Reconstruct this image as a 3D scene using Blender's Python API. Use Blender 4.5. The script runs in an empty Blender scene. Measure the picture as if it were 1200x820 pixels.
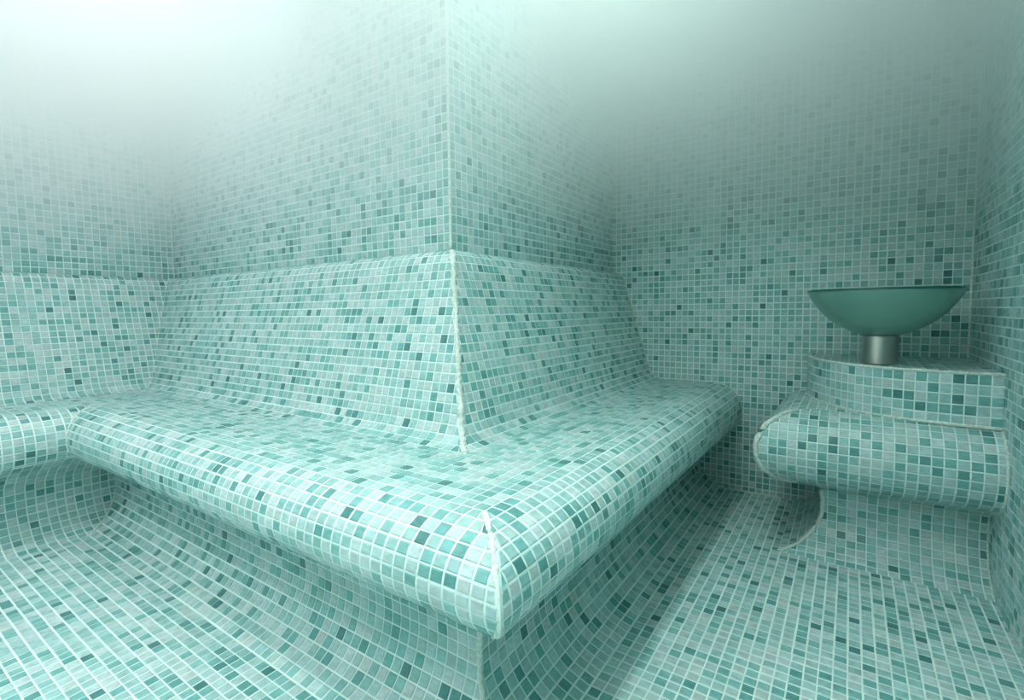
import bpy, math, random
import numpy as np
from mathutils import Matrix, Vector
from mathutils.bvhtree import BVHTree

random.seed(7)
rng = np.random.default_rng(7)
sc = bpy.context.scene
T = 0.025            # one mosaic module (tile + joint) in metres
EYE = 30.2           # eye height above the floor, in modules

def W(p):            # module coordinates (z measured from eye level) -> metres
    return (p[0]*T, p[1]*T, (p[2]+EYE)*T)

# ------------------------------------------------------------------ camera
F, PITCH, ROLL, YAW = 581.87, math.radians(3.70559), math.radians(0.69895), math.radians(-34.38208)
CX, CY = 599.27, 401.38
def cam_to_world(a, b, d):
    X = math.cos(ROLL)*a + math.sin(ROLL)*b
    U = -math.sin(ROLL)*a + math.cos(ROLL)*b
    Y = math.cos(PITCH)*d + math.sin(PITCH)*U
    z = -math.sin(PITCH)*d + math.cos(PITCH)*U
    return Vector((math.cos(YAW)*X + math.sin(YAW)*Y, -math.sin(YAW)*X + math.cos(YAW)*Y, z))
right, up, fwd = cam_to_world(1, 0, 0), cam_to_world(0, 1, 0), cam_to_world(0, 0, 1)
cam_d = bpy.data.cameras.new('camera')
cam = bpy.data.objects.new('camera', cam_d)
sc.collection.objects.link(cam)
m = Matrix.Identity(4)
for i in range(3):
    m[i][0], m[i][1], m[i][2] = right[i], up[i], -fwd[i]
m[2][3] = EYE*T
cam.matrix_world = m
cam_d.sensor_fit = 'HORIZONTAL'; cam_d.sensor_width = 36
cam_d.lens = F/1200*36
cam_d.shift_x = (600-CX)/1200
cam_d.shift_y = -(410-CY)/1200
cam_d.clip_start = 0.02
sc.camera = cam

# ------------------------------------------------------------------ light
wd = bpy.data.worlds.new('world'); sc.world = wd; wd.use_nodes = True
wd.node_tree.nodes['Background'].inputs[0].default_value = (0.5, 0.6, 0.6, 1)
wd.node_tree.nodes['Background'].inputs[1].default_value = 0.0
CEIL = 64
def lamp(x, y, power, size=0.12, col=(0.93, 1.0, 0.99), spread=math.pi):
    l = bpy.data.lights.new('ceiling_lamp_light', 'AREA'); l.shape = 'DISK'; l.size = size
    l.energy = power; l.color = col; l.spread = spread
    o = bpy.data.objects.new('ceiling_lamp_light', l); sc.collection.objects.link(o)
    o.location = W((x, y, CEIL-0.6))
    return o
LC = (0.78, 1.0, 0.955)
lamp(-14, 2, 50, 0.04, LC, math.radians(96))
lamp(-17, 40, 15, 0.04, (0.68, 1.0, 0.93), math.radians(95))
lamp(-57, -30, 96, 0.04, (0.84, 1.0, 0.98), math.radians(110))
lamp(-72, 22, 18, 0.06, (0.87, 0.99, 1.0), math.radians(140))
sc.view_settings.view_transform = 'Standard'
sc.view_settings.look = 'None'
sc.view_settings.gamma = 1
sc.view_settings.use_curve_mapping = False
sc.view_settings.exposure = 0.54
sc.cycles.max_bounces = 8
sc.cycles.diffuse_bounces = 5
sc.cycles.glossy_bounces = 3
sc.cycles.transmission_bounces = 6
sc.cycles.volume_bounces = 3
sc.cycles.volume_step_rate = 2.0
sc.cycles.volume_max_steps = 64
sc.cycles.sample_clamp_indirect = 3.0

# ------------------------------------------------------------------ materials
def new_mat(name):
    mt = bpy.data.materials.new(name); mt.use_nodes = True
    nt = mt.node_tree
    return mt, nt, nt.nodes['Principled BSDF']
def glass_tile(name, per_object):
    mt, nt, b = new_mat(name)
    if per_object:
        c = nt.nodes.new('ShaderNodeObjectInfo'); col = c.outputs['Color']
    else:
        c = nt.nodes.new('ShaderNodeAttribute'); c.attribute_name = 'tint'; col = c.outputs['Color']
    g = nt.nodes.new('ShaderNodeNewGeometry')
    mp = nt.nodes.new('ShaderNodeMapping'); mp.inputs['Scale'].default_value = (60, 60, 170)
    n = nt.nodes.new('ShaderNodeTexNoise'); n.inputs['Scale'].default_value = 1.0; n.inputs['Detail'].default_value = 3
    nt.links.new(g.outputs['Position'], mp.inputs['Vector']); nt.links.new(mp.outputs[0], n.inputs['Vector'])
    r = nt.nodes.new('ShaderNodeMapRange'); r.inputs['From Min'].default_value = 0.3; r.inputs['From Max'].default_value = 0.7
    r.inputs['To Min'].default_value = 0.84; r.inputs['To Max'].default_value = 1.14
    nt.links.new(n.outputs['Fac'], r.inputs['Value'])
    mx = nt.nodes.new('ShaderNodeVectorMath'); mx.operation = 'SCALE'
    nt.links.new(col, mx.inputs[0]); nt.links.new(r.outputs[0], mx.inputs['Scale'])
    nt.links.new(mx.outputs[0], b.inputs['Base Color'])
    b.inputs['Roughness'].default_value = 0.33
    b.inputs['Specular IOR Level'].default_value = 0.42
    return mt
M_tile = glass_tile('glass_mosaic_joined', False)
M_tile1 = glass_tile('glass_mosaic_single', True)
def noisy(name, c1, c2, scale, rough, bump=0.0):
    mt, nt, b = new_mat(name)
    g = nt.nodes.new('ShaderNodeNewGeometry')
    n = nt.nodes.new('ShaderNodeTexNoise'); n.inputs['Scale'].default_value = scale; n.inputs['Detail'].default_value = 4
    nt.links.new(g.outputs['Position'], n.inputs['Vector'])
    cr = nt.nodes.new('ShaderNodeValToRGB'); cr.color_ramp.elements[0].color = (*c1, 1); cr.color_ramp.elements[1].color = (*c2, 1)
    cr.color_ramp.elements[0].position = 0.35; cr.color_ramp.elements[1].position = 0.65
    nt.links.new(n.outputs['Fac'], cr.inputs[0]); nt.links.new(cr.outputs[0], b.inputs['Base Color'])
    b.inputs['Roughness'].default_value = rough
    if bump:
        bp = nt.nodes.new('ShaderNodeBump'); bp.inputs['Strength'].default_value = bump; bp.inputs['Distance'].default_value = 0.002
        nt.links.new(n.outputs['Fac'], bp.inputs['Height']); nt.links.new(bp.outputs[0], b.inputs['Normal'])
    return mt
M_grout = noisy('pale_grout', (0.68, 0.80, 0.76), (0.80, 0.90, 0.86), 14, 0.85)
M_seam = noisy('rough_seam_grout', (0.54, 0.60, 0.54), (0.78, 0.84, 0.79), 140, 0.95, 1.0)
M_ceil = noisy('ceiling_plaster', (0.62, 0.72, 0.70), (0.68, 0.77, 0.75), 3, 0.8)

PAL = np.array([[0.47, 0.58, 0.575], [0.39, 0.55, 0.54], [0.305, 0.50, 0.49], [0.235, 0.45, 0.435],
                [0.165, 0.385, 0.37], [0.11, 0.30, 0.29], [0.065, 0.21, 0.205]])
PW = np.array([0.22, 0.24, 0.20, 0.14, 0.11, 0.06, 0.03])
def tile_colour():
    k = rng.choice(len(PAL), p=PW)
    c = PAL[k]*(0.93+0.14*rng.random())
    c = c*np.array([1+0.10*(rng.random()-0.5), 1, 1+0.05*(rng.random()-0.5)])
    return c

# ------------------------------------------------------------------ helpers
def mesh_obj(name, verts, faces, mat, parent=None, smooth=False):
    me = bpy.data.meshes.new(name)
    me.from_pydata([W(v) for v in verts], [], faces)
    me.materials.append(mat)
    if smooth:
        me.polygons.foreach_set('use_smooth', [True]*len(me.polygons))
    me.update()
    o = bpy.data.objects.new(name, me); sc.collection.objects.link(o)
    if parent: o.parent = parent
    return o
def slab(name, a, b, mat, parent=None):
    (x0, y0, z0), (x1, y1, z1) = a, b
    v = [(x, y, z) for z in (z0, z1) for y in (y0, y1) for x in (x0, x1)]
    f = [(0, 2, 3, 1), (4, 5, 7, 6), (0, 1, 5, 4), (2, 6, 7, 3), (0, 4, 6, 2), (1, 3, 7, 5)]
    o = mesh_obj(name, v, f, mat, parent)
    if parent is None: o['kind'] = 'structure'
    return o
def empty(name, loc, label, cat, group=None):
    o = bpy.data.objects.new(name, None); sc.collection.objects.link(o)
    # kept at the origin of the room so that children use room coordinates
    o.empty_display_size = 0.1
    o['label'] = label; o['category'] = cat
    if group: o['group'] = group
    return o

TILES = {}           # parent object -> list of (polygon, normal, colour)
GAP = 0.125
def put_tile(par, poly, n):
    poly = np.array(poly, float)
    if len(poly) < 3: return
    # area and slimness test
    c = poly.mean(0); a = 0
    for i in range(len(poly)):
        a += np.linalg.norm(np.cross(poly[i]-c, poly[(i+1) % len(poly)]-c))/2
    if a < 0.06: return
    TILES.setdefault(par, []).append((poly, np.array(n, float), tile_colour()))

def clip_poly(poly, region):
    # Sutherland-Hodgman, region convex and counter-clockwise
    out = list(poly)
    for i in range(len(region)):
        if not out: return out
        a, b = region[i], region[(i+1) % len(region)]
        ex, ey = b[0]-a[0], b[1]-a[1]
        side = lambda p: ex*(p[1]-a[1]) - ey*(p[0]-a[0])
        res = []
        for k in range(len(out)):
            p, q = out[k], out[(k+1) % len(out)]
            sp, sq = side(p), side(q)
            if sp >= 0: res.append(p)
            if (sp >= 0) != (sq >= 0):
                t = sp/(sp-sq); res.append((p[0]+t*(q[0]-p[0]), p[1]+t*(q[1]-p[1])))
        out = res
    return out
def rect(u0, v0, u1, v1): return [(u0, v0), (u1, v0), (u1, v1), (u0, v1)]

def flat_tiles(par, O, U, V, region, u_off=0.0, v_off=0.0):
    O, U, V = np.array(O, float), np.array(U, float), np.array(V, float)
    N = np.cross(U, V)
    us = [p[0] for p in region]; vs = [p[1] for p in region]
    g = GAP/2
    for i in range(math.floor(min(us)-u_off), math.ceil(max(us)-u_off)):
        for j in range(math.floor(min(vs)-v_off), math.ceil(max(vs)-v_off)):
            u, v = i+u_off, j+v_off
            jt = 0.025
            r = rect(u+g+jt*(rng.random()-.5), v+g+jt*(rng.random()-.5), u+1-g+jt*(rng.random()-.5), v+1-g+jt*(rng.random()-.5))
            full = all(all((b[0]-a[0])*(p[1]-a[1])-(b[1]-a[1])*(p[0]-a[0]) >= 0 for a, b in zip(region, region[1:]+region[:1])) for p in r)
            if not full: r = clip_poly(r, region)
            if len(r) >= 3:
                put_tile(par, [O+U*a+V*b for a, b in r], N)

# ------------------------------------------------------------------ the room
XP, YP, YB, XR, XL, YK = -36.83, 42.19, 87.38, 12.93, -106.0, -60.0
FZ = -EYE
TH = 5
floor = slab('floor', (XL-TH, YK-TH, FZ-4), (XR+TH, YB+TH, FZ), M_grout)
ceiling = slab('ceiling', (XL-TH, YK-TH, CEIL), (XR+TH, YB+TH, CEIL+4), M_ceil)
wall_left = slab('wall_left', (XL-TH, YK, FZ), (XL, YP+TH, CEIL), M_grout)
wall_front = slab('wall_pier_left', (XL, YP, FZ), (XP, YP+TH, CEIL), M_grout)
wall_side = slab('wall_pier_right', (XP-TH, YP+TH, FZ), (XP, YB+TH, CEIL), M_grout)
wall_back = slab('wall_back', (XP, YB, FZ), (XR, YB+TH, CEIL), M_grout)
wall_right = slab('wall_right', (XR, YK, FZ), (XR+TH, YB+TH, CEIL), M_grout)
wall_near = slab('wall_near', (XL-TH, YK-TH, FZ), (XR+TH, YK, CEIL), M_grout)

ROW = -0.30          # height of a joint line on every wall, measured from eye level
# (O, U, V) with U x V pointing into the room
flat_tiles(wall_left, (XL, YP, 0), (0, 1, 0), (0, 0, 1), rect(YK-YP, 5.5, 0, CEIL), 0, ROW)
flat_tiles(wall_front, (XP, YP, 0), (1, 0, 0), (0, 0, 1), rect(XL-XP, 5.5, -0.05, CEIL), 0.0, ROW)
flat_tiles(wall_side, (XP, YP, 0), (0, 1, 0), (0, 0, 1), rect(0.05, 5.5, YB-YP, CEIL), 0, ROW)
flat_tiles(wall_back, (XR, YB, 0), (1, 0, 0), (0, 0, 1), rect(XP-XR, FZ, 0, CEIL), 0, ROW)
flat_tiles(wall_right, (XR, YB, 0), (0, -1, 0), (0, 0, 1), rect(0, FZ, YB-YK, CEIL), 0, ROW)
flat_tiles(wall_near, (XR, YK, 0), (-1, 0, 0), (0, 0, 1), rect(0, FZ, XR-XL, CEIL), 0, ROW)

# ------------------------------------------------------------------ swept tiled forms
def resample(prof, n):
    p = np.array(prof, float)
    s = np.r_[0, np.cumsum(np.linalg.norm(np.diff(p, axis=0), axis=1))]
    t = np.linspace(0, s[-1], n)
    return np.c_[np.interp(t, s, p[:, 0]), np.interp(t, s, p[:, 1])]
def smooth_prof(pts, n=120):
    # Catmull-Rom through the points, then evenly spaced
    p = np.array(pts, float); P = np.vstack([2*p[0]-p[1], p, 2*p[-1]-p[-2]])
    out = []
    for i in range(1, len(P)-2):
        for t in np.linspace(0, 1, 12, endpoint=False):
            a, b, c, d = P[i-1], P[i], P[i+1], P[i+2]
            out.append(0.5*((2*b)+(-a+c)*t+(2*a-5*b+4*c-d)*t*t+(-a+3*b-3*c+d)*t**3))
    out.append(p[-1])
    return resample(out, n)

rg = lambda a: 0.5+1.1*rng.random() if a > 0.2 else 1.0      # ragged cuts beside the broad seams
class Sweep:
    """Profile (d, z) carried along a rectilinear path; path vertices move with d along the mitres."""
    def __init__(self, base, move, zfun=None):
        self.base = [np.array(b, float) for b in base]; self.move = [np.array(v, float) for v in move]
        self.zfun = zfun
    def vert(self, i, d): return self.base[i] + self.move[i]*d
    def solid(self, name, prof, back, mat, parent, nu=6):
        """prof: exposed line; back: points that close the section behind it"""
        sec = [tuple(p) for p in prof] + list(back)
        rings = []
        for i in range(len(self.base)-1):
            m_ = nu if self.zfun else 1
            for k in range(m_ if i < len(self.base)-2 else m_+1):
                t = k/m_
                ring = []
                for (d, z) in sec:
                    xy = self.vert(i, d)*(1-t)+self.vert(i+1, d)*t
                    zz = self.zfun(i+t, d, z) if self.zfun else z
                    ring.append((xy[0], xy[1], zz))
                rings.append(ring)
        n = len(sec); verts = [v for r in rings for v in r]; faces = []
        for r in range(len(rings)-1):
            for k in range(n):
                a, b = r*n+k, r*n+(k+1) % n
                faces.append((a, b, b+n, a+n))
        faces.append(tuple(range(n-1, -1, -1))); faces.append(tuple((len(rings)-1)*n+k for k in range(n)))
        o = mesh_obj(name, verts, faces, mat, parent)
        import bmesh
        bm = bmesh.new(); bm.from_mesh(o.data); bmesh.ops.recalc_face_normals(bm, faces=bm.faces); bm.to_mesh(o.data); bm.free()
        return o
    def tiles(self, par, prof, anchors, inset=(0.12,)*8, rows=None):
        p = np.array(prof); s = np.r_[0, np.cumsum(np.linalg.norm(np.diff(p, axis=0), axis=1))]
        L = s[-1]; n = rows or max(1, round(L)); pitch = L/n; g = GAP/2
        at = lambda q: np.array([np.interp(q, s, p[:, 0]), np.interp(q, s, p[:, 1])])
        for i in range(len(self.base)-1):
            t = self.vert(i+1, 0)-self.vert(i, 0); ln = np.linalg.norm(t); t = t/ln
            o = self.vert(i, 0); perp = None
            # outward direction: component of the mitre motion normal to t
            mv = self.move[i]; perp = mv - t*np.dot(mv, t)
            for r in range(n):
                q0, q1 = at((r+g)*pitch), at((r+1-g)*pitch)
                lo, hi = [], []
                for q in (q0, q1):
                    lo.append(np.dot(self.vert(i, q[0])-o, t)+inset[i]*rg(inset[i])); hi.append(np.dot(self.vert(i+1, q[0])-o, t)-inset[i+1]*rg(inset[i+1]))
                a0, side = anchors[i]
                off = (np.dot(self.vert(i+side, a0)-o, t)) % 1.0
                for j in range(math.floor(min(lo)-off), math.ceil(max(hi)-off)):
                    u0, u1 = j+off+g+.02*(rng.random()-.5), j+off+1-g+.02*(rng.random()-.5)
                    cs = []
                    for q, l, h in ((q0, lo[0], hi[0]), (q1, lo[1], hi[1])):
                        a, b = min(max(u0, l), h), min(max(u1, l), h)
                        cs.append((q, a, b))
                    if cs[0][2]-cs[0][1] < 0.1 and cs[1][2]-cs[1][1] < 0.1: continue
                    pts = []
                    for q, u in ((cs[0][0], cs[0][1]), (cs[0][0], cs[0][2]), (cs[1][0], cs[1][2]), (cs[1][0], cs[1][1])):
                        xy = o + t*u + perp*q[0]
                        z = q[1]
                        if self.zfun:
                            ua = np.dot(self.vert(i, q[0])-o, t); ub = np.dot(self.vert(i+1, q[0])-o, t)
                            z = self.zfun(i+(u-ua)/(ub-ua), q[0], z)
                        pt = np.array((xy[0], xy[1], z))
                        if not pts or np.linalg.norm(pt-pts[-1]) > 0.03: pts.append(pt)
                    if len(pts) > 2 and np.linalg.norm(pts[0]-pts[-1]) < 0.03: pts.pop()
                    if len(pts) < 3: continue
                    nn = np.cross(pts[1]-pts[0], pts[2]-pts[0]); nn = nn/(np.linalg.norm(nn)+1e-9)
                    dq = q1-q0; outn = np.array([perp[0]*(-dq[1]), perp[1]*(-dq[1]), dq[0]])   # profile runs from top to bottom
                    if np.dot(nn, outn) < 0: pts = pts[::-1]; nn = -nn
                    put_tile(par, pts, nn)

def bead(name, parent, pts, r=0.25, jit=0.3, step=0.5, seed=1, flat=1.0):
    """rough line of grout: a lumpy tube along a polyline"""
    rr = random.Random(seed)
    p = np.array(pts, float); s = np.r_[0, np.cumsum(np.linalg.norm(np.diff(p, axis=0), axis=1))]
    n = max(3, int(s[-1]/step)+1); t = np.linspace(0, s[-1], n)
    c = np.c_[np.interp(t, s, p[:, 0]), np.interp(t, s, p[:, 1]), np.interp(t, s, p[:, 2])]
    tg = np.gradient(c, axis=0); K = 7; verts = []; faces = []
    for i in range(n):
        d = tg[i]/(np.linalg.norm(tg[i])+1e-9)
        a = np.cross(d, (0.3, 0.2, 0.93) if abs(d[2]) < 0.8 else (0.8, 0.6, 0)); a /= np.linalg.norm(a); b = np.cross(d, a)
        for k in range(K):
            th = 2*math.pi*k/K; q = r*(1+jit*(rr.random()*2-1))
            verts.append(c[i]+a*math.cos(th)*q+b*math.sin(th)*q*flat)
    for i in range(n-1):
        for k in range(K):
            faces.append((i*K+k, i*K+(k+1) % K, (i+1)*K+(k+1) % K, (i+1)*K+k))
    faces.append(tuple(range(K-1, -1, -1))); faces.append(tuple((n-1)*K+k for k in range(K)))
    return mesh_obj(name, verts, faces, M_seam, parent, smooth=True)

# ---- long heated bench
bench = empty('tiled_bench', None, 'long mosaic-tiled bench with sloping backrest and rolled front edge wrapping the projecting wall corner', 'bench')
BACK = smooth_prof([(0.0, 6.75), (0.9, 6.6), (1.7, 6.1), (2.3, 5.1), (2.75, 3.6), (3.6, 0.6), (4.9, -3.6), (6.1, -7.6), (6.85, -10.2), (7.3, -11.3), (8.0, -12.1), (9.2, -12.5)])
SEAT = smooth_prof([(18.2, -12.5), (19.0, -12.57), (19.8, -12.8), (21.1, -13.6), (22.0, -14.8), (22.4, -16.3), (22.4, -17.6), (22.0, -18.8), (21.2, -19.8), (20.0, -20.6), (18.0, -21.4), (15.6, -22.42)])
PLIN = smooth_prof([(15.6, -22.42), (15.45, -24.0), (15.5, -25.3), (15.9, -26.8), (16.8, -28.3), (18.2, -29.5), (20.3, FZ)])
KV = [1.0, 0.88, 0.74, 1.0]
def zf(v, d, z):
    i = min(int(v), 2); k = KV[i]*(1-(v-i))+KV[i+1]*(v-i)
    if z >= -12.5: return z
    if z >= -19.5: return -12.5+(z+12.5)*k
    z0 = -12.5-7.0*k; w = (z+22.4)/(22.4-19.5)
    return z if w <= 0 else z*(1-w)+z0*w if z < -19.5 else z
path = dict(base=[(XL, YK), (XL, YP), (XP, YP), (XP, YB)], move=[(1, 0), (1, -1), (1, -1), (1, 0)])
S0 = Sweep(**path); S1 = Sweep(**path, zfun=zf)
backrest = S0.solid('backrest', BACK, [(6.0, -12.5), (0.0, -12.5)], M_grout, bench)
seat = S1.solid('seat', SEAT, [(13.0, -22.4), (0.0, -22.4), (0.0, -12.5), (9.2, -12.5)], M_grout, bench)
plinth = S0.solid('plinth', PLIN, [(0.0, FZ), (0.0, -22.4), (13.0, -22.4)], M_grout, bench)
anc = [(22.4, 1), (22.4, 1), (22.4, 0)]
S0.tiles(backrest, BACK, anc, inset=(0, .1, .34, .08))
S1.tiles(seat, SEAT, anc, inset=(0, .1, .24, .08))
S0.tiles(plinth, PLIN, anc, inset=(0, .1, .12, .08))
ax, ay = XP+9.2, YP-9.2
flat = dict(O=(0, 0, -12.5), U=(1, 0, 0), V=(0, 1, 0), u_off=ax % 1, v_off=ay % 1)
flat_tiles(seat, region=rect(ax, ay-9, ax+9, YB-.08), **flat)
flat_tiles(seat, region=rect(XL+9.2, ay-9, ax, ay), **flat)
flat_tiles(seat, region=rect(XL+9.2, YK, XL+18.2, ay-9), **flat)
def along(S, i, prof, lo=0, hi=None, lift=0.0):
    out = []
    for d, z in prof[lo:hi]:
        xy = S.vert(i, d+lift); out.append((xy[0], xy[1], S.zfun(i, d, z) if S.zfun else z))
    return out
bead('grout_seam', backrest, along(S0, 2, BACK, 8, None, -0.14), 0.27, 0.55, 0.28, seed=2)['label'] = 'rough whitish grout ridge down the backrest corner'
bead('grout_seam', backrest, along(S0, 1, BACK), 0.13, 0.3, seed=3)
bead('grout_seam', backrest, along(S0, 3, BACK), 0.17, 0.2, seed=4)
bead('grout_seam', seat, along(S1, 2, SEAT, 10, 77, -0.2), 0.19, 0.6, step=0.26, seed=5)['label'] = 'chipped whitish grout ridge down the rolled corner'
bead('grout_seam', seat, along(S1, 1, SEAT), 0.14, 0.3, seed=6)
bead('grout_seam', seat, along(S1, 3, SEAT), 0.15, 0.2, seed=7)
bead('grout_seam', plinth, along(S0, 2, PLIN), 0.22, 0.4, seed=8)
bead('grout_seam', plinth, along(S0, 1, PLIN), 0.20, 0.3, seed=9)
bead('grout_seam', plinth, along(S0, 3, PLIN), 0.15, 0.2, seed=10)
bead('grout_seam', wall_side, [(XP, YP, 6.9), (XP, YP, CEIL-1)], 0.17, 0.15, seed=11)
bead('grout_seam', wall_back, [(XR-.1, YB-.1, -7), (XR-.1, YB-.1, CEIL-1)], 0.15, 0.15, seed=12)
bead('grout_seam', wall_front, [(XL+.1, YP-.1, 6.9), (XL+.1, YP-.1, CEIL-1)], 0.12, 0.15, seed=13)
bead('grout_seam', floor, [(-16, YB-.1, FZ+.1), (-7.2, YB-.1, FZ+.1)], 0.16, 0.15, seed=14)

# ---- wash stand in the far right corner
stand = empty('tiled_washstand', None, 'stepped mosaic-tiled corner ledge with rolled front below the glass bowl', 'washstand')
EX, EY = -2.3, 72.2
Sw = Sweep(base=[(EX, YB), (EX, EY), (XR, EY)], move=[(-1, 0), (-1, -1), (0, -1)])
def Lp(prof): return np.array([(d-15.5, z) for d, z in prof])
WL = smooth_prof([(1.9, -12.5), (3.6, -12.75), (5.0, -13.4), (6.1, -14.5), (6.75, -16.1), (6.8, -17.6), (6.3, -19.2), (5.0, -20.5), (3.0, -21.4), (1.2, -22.1), (0.3, -22.7)])
WP = smooth_prof([(0.25, -22.8), (0.0, -24.2), (0.05, -25.6), (0.5, -27.1), (1.4, -28.5), (2.7, -29.6), (4.4, FZ)])
ledge = Sw.solid('lower_ledge', WL, [(-3, -22.8), (-9.5, -22.8), (-9.5, -12.5)], M_grout, stand)
flat_tiles(ledge, (0, 0, -12.5), (1, 0, 0), (0, 1, 0), rect(EX-1.9, EY-1.9, XR-.1, YB-.1), (EX-1.9) % 1, (EY-1.9) % 1)
pedestal = Sw.solid('pedestal', WP, [(-9.5, FZ), (-9.5, -22.8)], M_grout, stand)
wanc = [(6.5, 1), (6.5, 0)]
Sw.tiles(ledge, WL, wanc, inset=(.08, .14, .12))
Sw.tiles(pedestal, WP, wanc, inset=(.08, .14, .12))
bead('grout_seam', ledge, along(Sw, 1, WL, 8, 100), 0.30, 0.35, seed=21)['label'] = 'broad white grout seam round the rolled corner'
bead('grout_seam', ledge, along(Sw, 0, WL), 0.14, 0.2, seed=22)
bead('grout_seam', ledge, along(Sw, 2, WL), 0.22, 0.3, seed=23)
bead('grout_seam', pedestal, along(Sw, 1, WP), 0.25, 0.4, seed=24)
bead('grout_seam', pedestal, along(Sw, 0, WP), 0.15, 0.2, seed=25)
bead('grout_seam', pedestal, along(Sw, 2, WP), 0.18, 0.2, seed=26)

# curved step
curve = smooth_prof([(-5.05, YB), (-4.95, 83.5), (-4.1, 79.5), (-2.4, 75.6), (0.6, 71.8), (4.2, 69.7), (8.4, 68.6), (XR, 68.3)], 60)
ZT, ZB = -7.0, -12.5
cs = np.r_[0, np.cumsum(np.linalg.norm(np.diff(curve, axis=0), axis=1))]
cv = lambda q: np.array([np.interp(q, cs, curve[:, 0]), np.interp(q, cs, curve[:, 1])])
ring = [tuple(c) for c in curve] + [(XR, YB)]
n = len(ring)
step_v = [(x, y, ZB-0.02) for x, y in ring]+[(x, y, ZT) for x, y in ring]
step_f = [tuple(range(n-1, -1, -1)), tuple(range(n, 2*n))]+[(k, (k+1) % n, n+(k+1) % n, n+k) for k in range(n)]
step = mesh_obj('upper_step', step_v, step_f, M_grout, stand)
nr = 5; nc = round(cs[-1]); pc = cs[-1]/nc; ph = (ZT-0.12-ZB)/nr; g = GAP/2
for i in range(nc):
    a, b = cv((i+g)*pc), cv((i+1-g)*pc)
    t = (b-a)/np.linalg.norm(b-a); nn = (t[1], -t[0], 0)
    for j in range(nr):
        z0, z1 = ZB+(j+g)*ph, ZB+(j+1-g)*ph
        put_tile(step, [(a[0], a[1], z0), (b[0], b[1], z0), (b[0], b[1], z1), (a[0], a[1], z1)], nn)
top_region = [tuple(cv(q)) for q in np.linspace(0, cs[-1], 16)] + [(XR, YB)]
top_region = [(x+(XR-x)*0.02, y+(YB-y)*0.02) for x, y in top_region]
flat_tiles(step, (0, 0, ZT), (1, 0, 0), (0, 1, 0), top_region, XR % 1, YB % 1)
bead('grout_seam', step, [(x, y, ZT) for x, y in curve], 0.16, 0.15, seed=31)
bead('grout_seam', step, [(x, y, ZB) for x, y in curve], 0.2, 0.2, seed=32)

# floor tiles: grid starts at the foot of the bench coves
FE = 20.35
fx0, fy0 = XP+FE, YP-FE            # foot of the cove beside the corner
fo = dict(O=(0, 0, FZ), U=(1, 0, 0), V=(0, 1, 0), u_off=fx0 % 1, v_off=fy0 % 1)
flat_tiles(floor, region=rect(XL+FE, YK, fx0, fy0), **fo)
flat_tiles(floor, region=rect(fx0, YK, XR, 64+fy0 % 1), **fo)
flat_tiles(floor, region=rect(fx0, 64+fy0 % 1, XR, EY-4.4), **fo)
flat_tiles(floor, region=rect(fx0, EY-4.4, EX-4.4, YB), **fo)

# ------------------------------------------------------------------ turn the tile lists into geometry
bases = [o for o in sc.objects if o.type == 'MESH']
bv, bf = [], []
for o in bases:
    k = len(bv); bv += [v.co.copy() for v in o.data.vertices]; bf += [tuple(k+i for i in p.vertices) for p in o.data.polygons]
bvh = BVHTree.FromPolygons(bv, bf)
eye = Vector((0, 0, EYE*T))
Rm = np.array([[right[i] for i in range(3)], [up[i] for i in range(3)], [fwd[i] for i in range(3)]])
def project(P):
    q = P @ Rm.T
    return CX+F*q[..., 0]/q[..., 2], CY-F*q[..., 1]/q[..., 2], q[..., 2]
RISE, SINK, CH = 0.055, 0.12, 0.07
cache = {}
def single_tile(par, poly, nrm, col):
    c = poly.mean(0)
    e = poly[1]-poly[0]; w = np.linalg.norm(e); X = e/w; Z = nrm; Y = np.cross(Z, X)
    loc = [(np.dot(p-c, X), np.dot(p-c, Y)) for p in poly]
    key = tuple(round(v, 2) for p in loc for v in p)
    me = cache.get(key)
    if me is None:
        n = len(loc); vs = [(x, y, -SINK) for x, y in loc]+[(x, y, RISE-CH*0.6) for x, y in loc]
        ins = []
        for x, y in loc:
            r = math.hypot(x, y)+1e-6; s = max(0.0, 1-CH*1.4/r); ins.append((x*s, y*s, RISE))
        vs += ins
        fs = [tuple(range(2*n, 3*n))]+[(k, (k+1) % n, n+(k+1) % n, n+k) for k in range(n)]+[(n+k, n+(k+1) % n, 2*n+(k+1) % n, 2*n+k) for k in range(n)]
        me = bpy.data.meshes.new('tile'); me.from_pydata([(a*T, b*T, d*T) for a, b, d in vs], [], fs); me.materials.append(M_tile1); me.update()
        cache[key] = me
    o = bpy.data.objects.new('tile', me); sc.collection.objects.link(o); o.parent = par
    tx, ty = (rng.random()-.5)*0.035, (rng.random()-.5)*0.035
    Zt = Z+X*tx+Y*ty; Zt /= np.linalg.norm(Zt); Xt = X-Zt*np.dot(X, Zt); Xt /= np.linalg.norm(Xt); Yt = np.cross(Zt, Xt)
    wc = W(c)
    o.matrix_basis = Matrix(((Xt[0], Yt[0], Zt[0], wc[0]), (Xt[1], Yt[1], Zt[1], wc[1]), (Xt[2], Yt[2], Zt[2], wc[2]), (0, 0, 0, 1)))
    o.color = (*[float(v) for v in col], 1)
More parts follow.
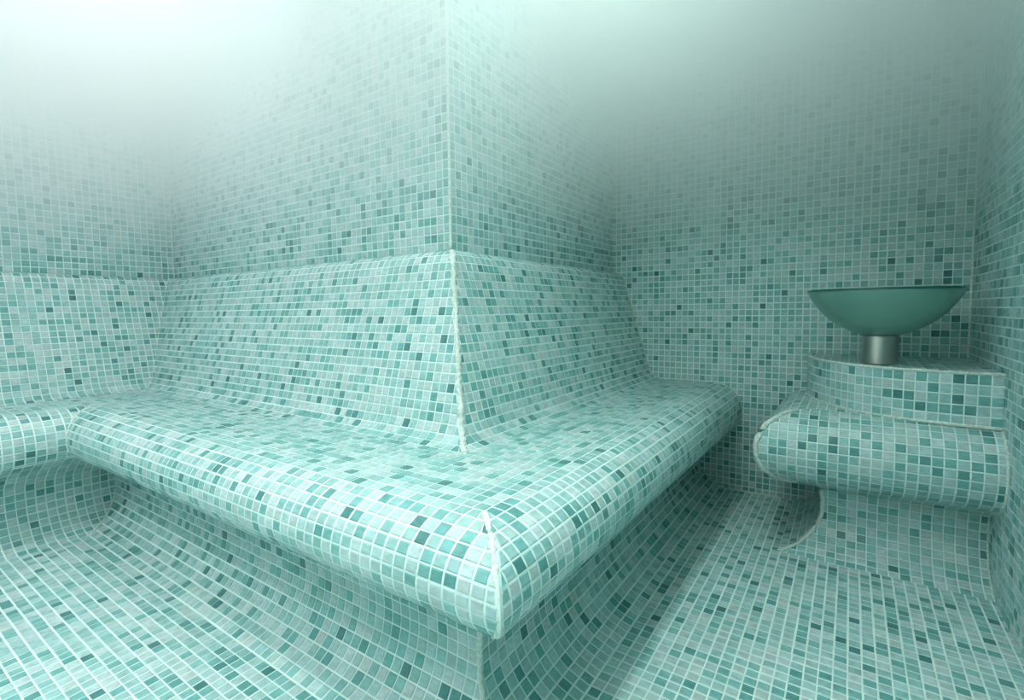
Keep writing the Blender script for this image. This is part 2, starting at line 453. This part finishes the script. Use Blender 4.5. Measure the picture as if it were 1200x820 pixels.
def joined(par, lst):
    verts, faces, cols = [], [], []
    for poly, nrm, col in lst:
        n = len(poly); k = len(verts); c = poly.mean(0)
        X = poly[1]-poly[0]; X = X/np.linalg.norm(X); Y = np.cross(nrm, X)
        tx, ty = (rng.random()-.5)*0.035, (rng.random()-.5)*0.035
        lift = [nrm*(RISE+np.dot(p-c, X)*tx+np.dot(p-c, Y)*ty) for p in poly]
        dirs = [(c-p)/(np.linalg.norm(c-p)+1e-6) for p in poly]
        verts += [W(p-nrm*SINK) for p in poly]+[W(p+l+dd*CH*0.6) for p, l, dd in zip(poly, lift, dirs)]
        f = [tuple(range(k+n, k+2*n))]+[(k+i, k+(i+1) % n, k+n+(i+1) % n, k+n+i) for i in range(n)]
        faces += f
        cols += [(*col, 1.0)]*(n+4*n)
    me = bpy.data.meshes.new('mosaic_tiles'); me.from_pydata(verts, [], faces); me.materials.append(M_tile)
    at = me.color_attributes.new('tint', 'FLOAT_COLOR', 'CORNER')
    at.data.foreach_set('color', np.array(cols, np.float32).ravel())
    me.update()
    me.validate()
    o = bpy.data.objects.new('mosaic_tiles', me); sc.collection.objects.link(o); o.parent = par
    o['kind'] = 'stuff'
LIMIT = 300
for par, lst in TILES.items():
    area = np.zeros(len(lst))
    for i, (poly, nrm, col) in enumerate(lst):
        c = poly.mean(0)
        if np.dot(c, nrm) > -0.02*np.linalg.norm(c): continue
        u, v, d = project(poly)
        if (d < 1).any(): continue
        if u.mean() < 0 or u.mean() > 1200 or v.mean() < 0 or v.mean() > 820: continue
        a = 0.5*abs(np.dot(u, np.roll(v, -1))-np.dot(v, np.roll(u, -1)))
        if a < 25: continue
        area[i] = a
    pick = []
    for i in np.argsort(-area):
        if area[i] <= 0 or len(pick) >= LIMIT: break
        p = Vector(W(lst[i][0].mean(0)+lst[i][1]*0.1)); dr = p-eye; dist = dr.length
        h = bvh.ray_cast(eye, dr/dist, dist-0.004)
        if h[0] is not None: continue
        pick.append(int(i))
    ps = set(pick)
    for i in pick: single_tile(par, *lst[i])
    joined(par, [t for i, t in enumerate(lst) if i not in ps])

# ------------------------------------------------------------------ wash bowl
basin = empty('wash_basin', None, 'shallow teal glass bowl on a short brushed steel collar, standing on the tiled corner step', 'basin')
def lathe(name, prof, cx, cy, mat, parent, seg=96, closed=True):
    verts, faces = [], []
    for i in range(seg):
        a = 2*math.pi*i/seg
        for r, z in prof: verts.append((cx+r*math.cos(a), cy+r*math.sin(a), z))
    n = len(prof)
    for i in range(seg):
        for k in range(n if closed else n-1):
            a, b = i*n+k, i*n+(k+1) % n; c, d = ((i+1) % seg)*n+(k+1) % n, ((i+1) % seg)*n+k
            faces.append((a, d, c, b))
    o = mesh_obj(name, verts, faces, mat, parent, smooth=True)
    import bmesh
    bm = bmesh.new(); bm.from_mesh(o.data); bmesh.ops.remove_doubles(bm, verts=bm.verts, dist=1e-6); bmesh.ops.recalc_face_normals(bm, faces=bm.faces); bm.to_mesh(o.data); bm.free()
    return o
M_glass, nt, b = new_mat('frosted_teal_glass')
b.inputs['Base Color'].default_value = (0.42, 0.70, 0.63, 1)
b.inputs['Roughness'].default_value = 0.22
b.inputs['Transmission Weight'].default_value = 0.7
b.inputs['IOR'].default_value = 1.45
M_rim, nt, b = new_mat('polished_glass_edge')
b.inputs['Base Color'].default_value = (0.02, 0.13, 0.11, 1); b.inputs['Roughness'].default_value = 0.12
M_steel, nt, b = new_mat('brushed_steel')
b.inputs['Base Color'].default_value = (0.5, 0.48, 0.45, 1); b.inputs['Metallic'].default_value = 1.0
b.inputs['Roughness'].default_value = 0.3; b.inputs['Anisotropic'].default_value = 0.85; b.inputs['Anisotropic Rotation'].default_value = 0.25
BX, BY = 2.95, 74.6
out = smooth_prof([(0.3, -3.60), (1.6, -3.52), (3.0, -3.05), (4.6, -2.15), (6.0, -0.85), (7.0, 0.5), (7.55, 1.55), (7.68, 1.86)], 40)
inn = [(max(0.25, r-0.36), z+0.36*(1-r/9)) for r, z in out[::-1]][1:]
lathe('bowl', [tuple(p) for p in out]+[(7.35, 1.86)]+inn, BX, BY, M_glass, basin)
lathe('rim', [(7.70, 1.82), (7.70, 1.98), (7.62, 2.03), (7.36, 2.03), (7.34, 1.86)], BX, BY, M_rim, basin)
lathe('collar', [(1.75, -3.5), (1.82, -3.55), (1.84, -3.7), (1.86, -6.8), (1.86, -6.92), (1.5, -6.92), (1.5, -3.5)], BX, BY, M_steel, basin)
lathe('drain_fitting', [(0.02, -3.0), (0.9, -3.02), (1.0, -3.1), (0.95, -3.2), (0.02, -3.2)], BX, BY, M_steel, basin, seg=32)

# ------------------------------------------------------------------ steam under the ceiling
mt = bpy.data.materials.new('steam'); mt.use_nodes = True; nt = mt.node_tree
for nd in list(nt.nodes): nt.nodes.remove(nd)
o_ = nt.nodes.new('ShaderNodeOutputMaterial'); vs = nt.nodes.new('ShaderNodeVolumeScatter')
vs.inputs['Color'].default_value = (0.94, 0.99, 0.985, 1); vs.inputs['Anisotropy'].default_value = 0.35
ge = nt.nodes.new('ShaderNodeNewGeometry'); sx = nt.nodes.new('ShaderNodeSeparateXYZ')
nt.links.new(ge.outputs['Position'], sx.inputs[0])
mr = nt.nodes.new('ShaderNodeMapRange'); mr.clamp = True
mr.inputs['From Min'].default_value = (EYE+6)*T; mr.inputs['From Max'].default_value = (EYE+34)*T
nt.links.new(sx.outputs['Z'], mr.inputs['Value'])
pw = nt.nodes.new('ShaderNodeMath'); pw.operation = 'POWER'; pw.inputs[1].default_value = 1.0
nt.links.new(mr.outputs[0], pw.inputs[0])
ml = nt.nodes.new('ShaderNodeMath'); ml.operation = 'MULTIPLY'; ml.inputs[1].default_value = 2.35
nt.links.new(pw.outputs[0], ml.inputs[0])
nt.links.new(ml.outputs[0], vs.inputs['Density']); nt.links.new(vs.outputs[0], o_.inputs['Volume'])
e_ = 0.3
st = slab('steam', (XL+e_, YK+e_, 6.9), (XR-e_, YB-e_, CEIL-1.2), mt)
del st['kind']; st['kind'] = 'stuff'; st['label'] = 'white steam gathered in the upper part of the room'; st['category'] = 'steam'
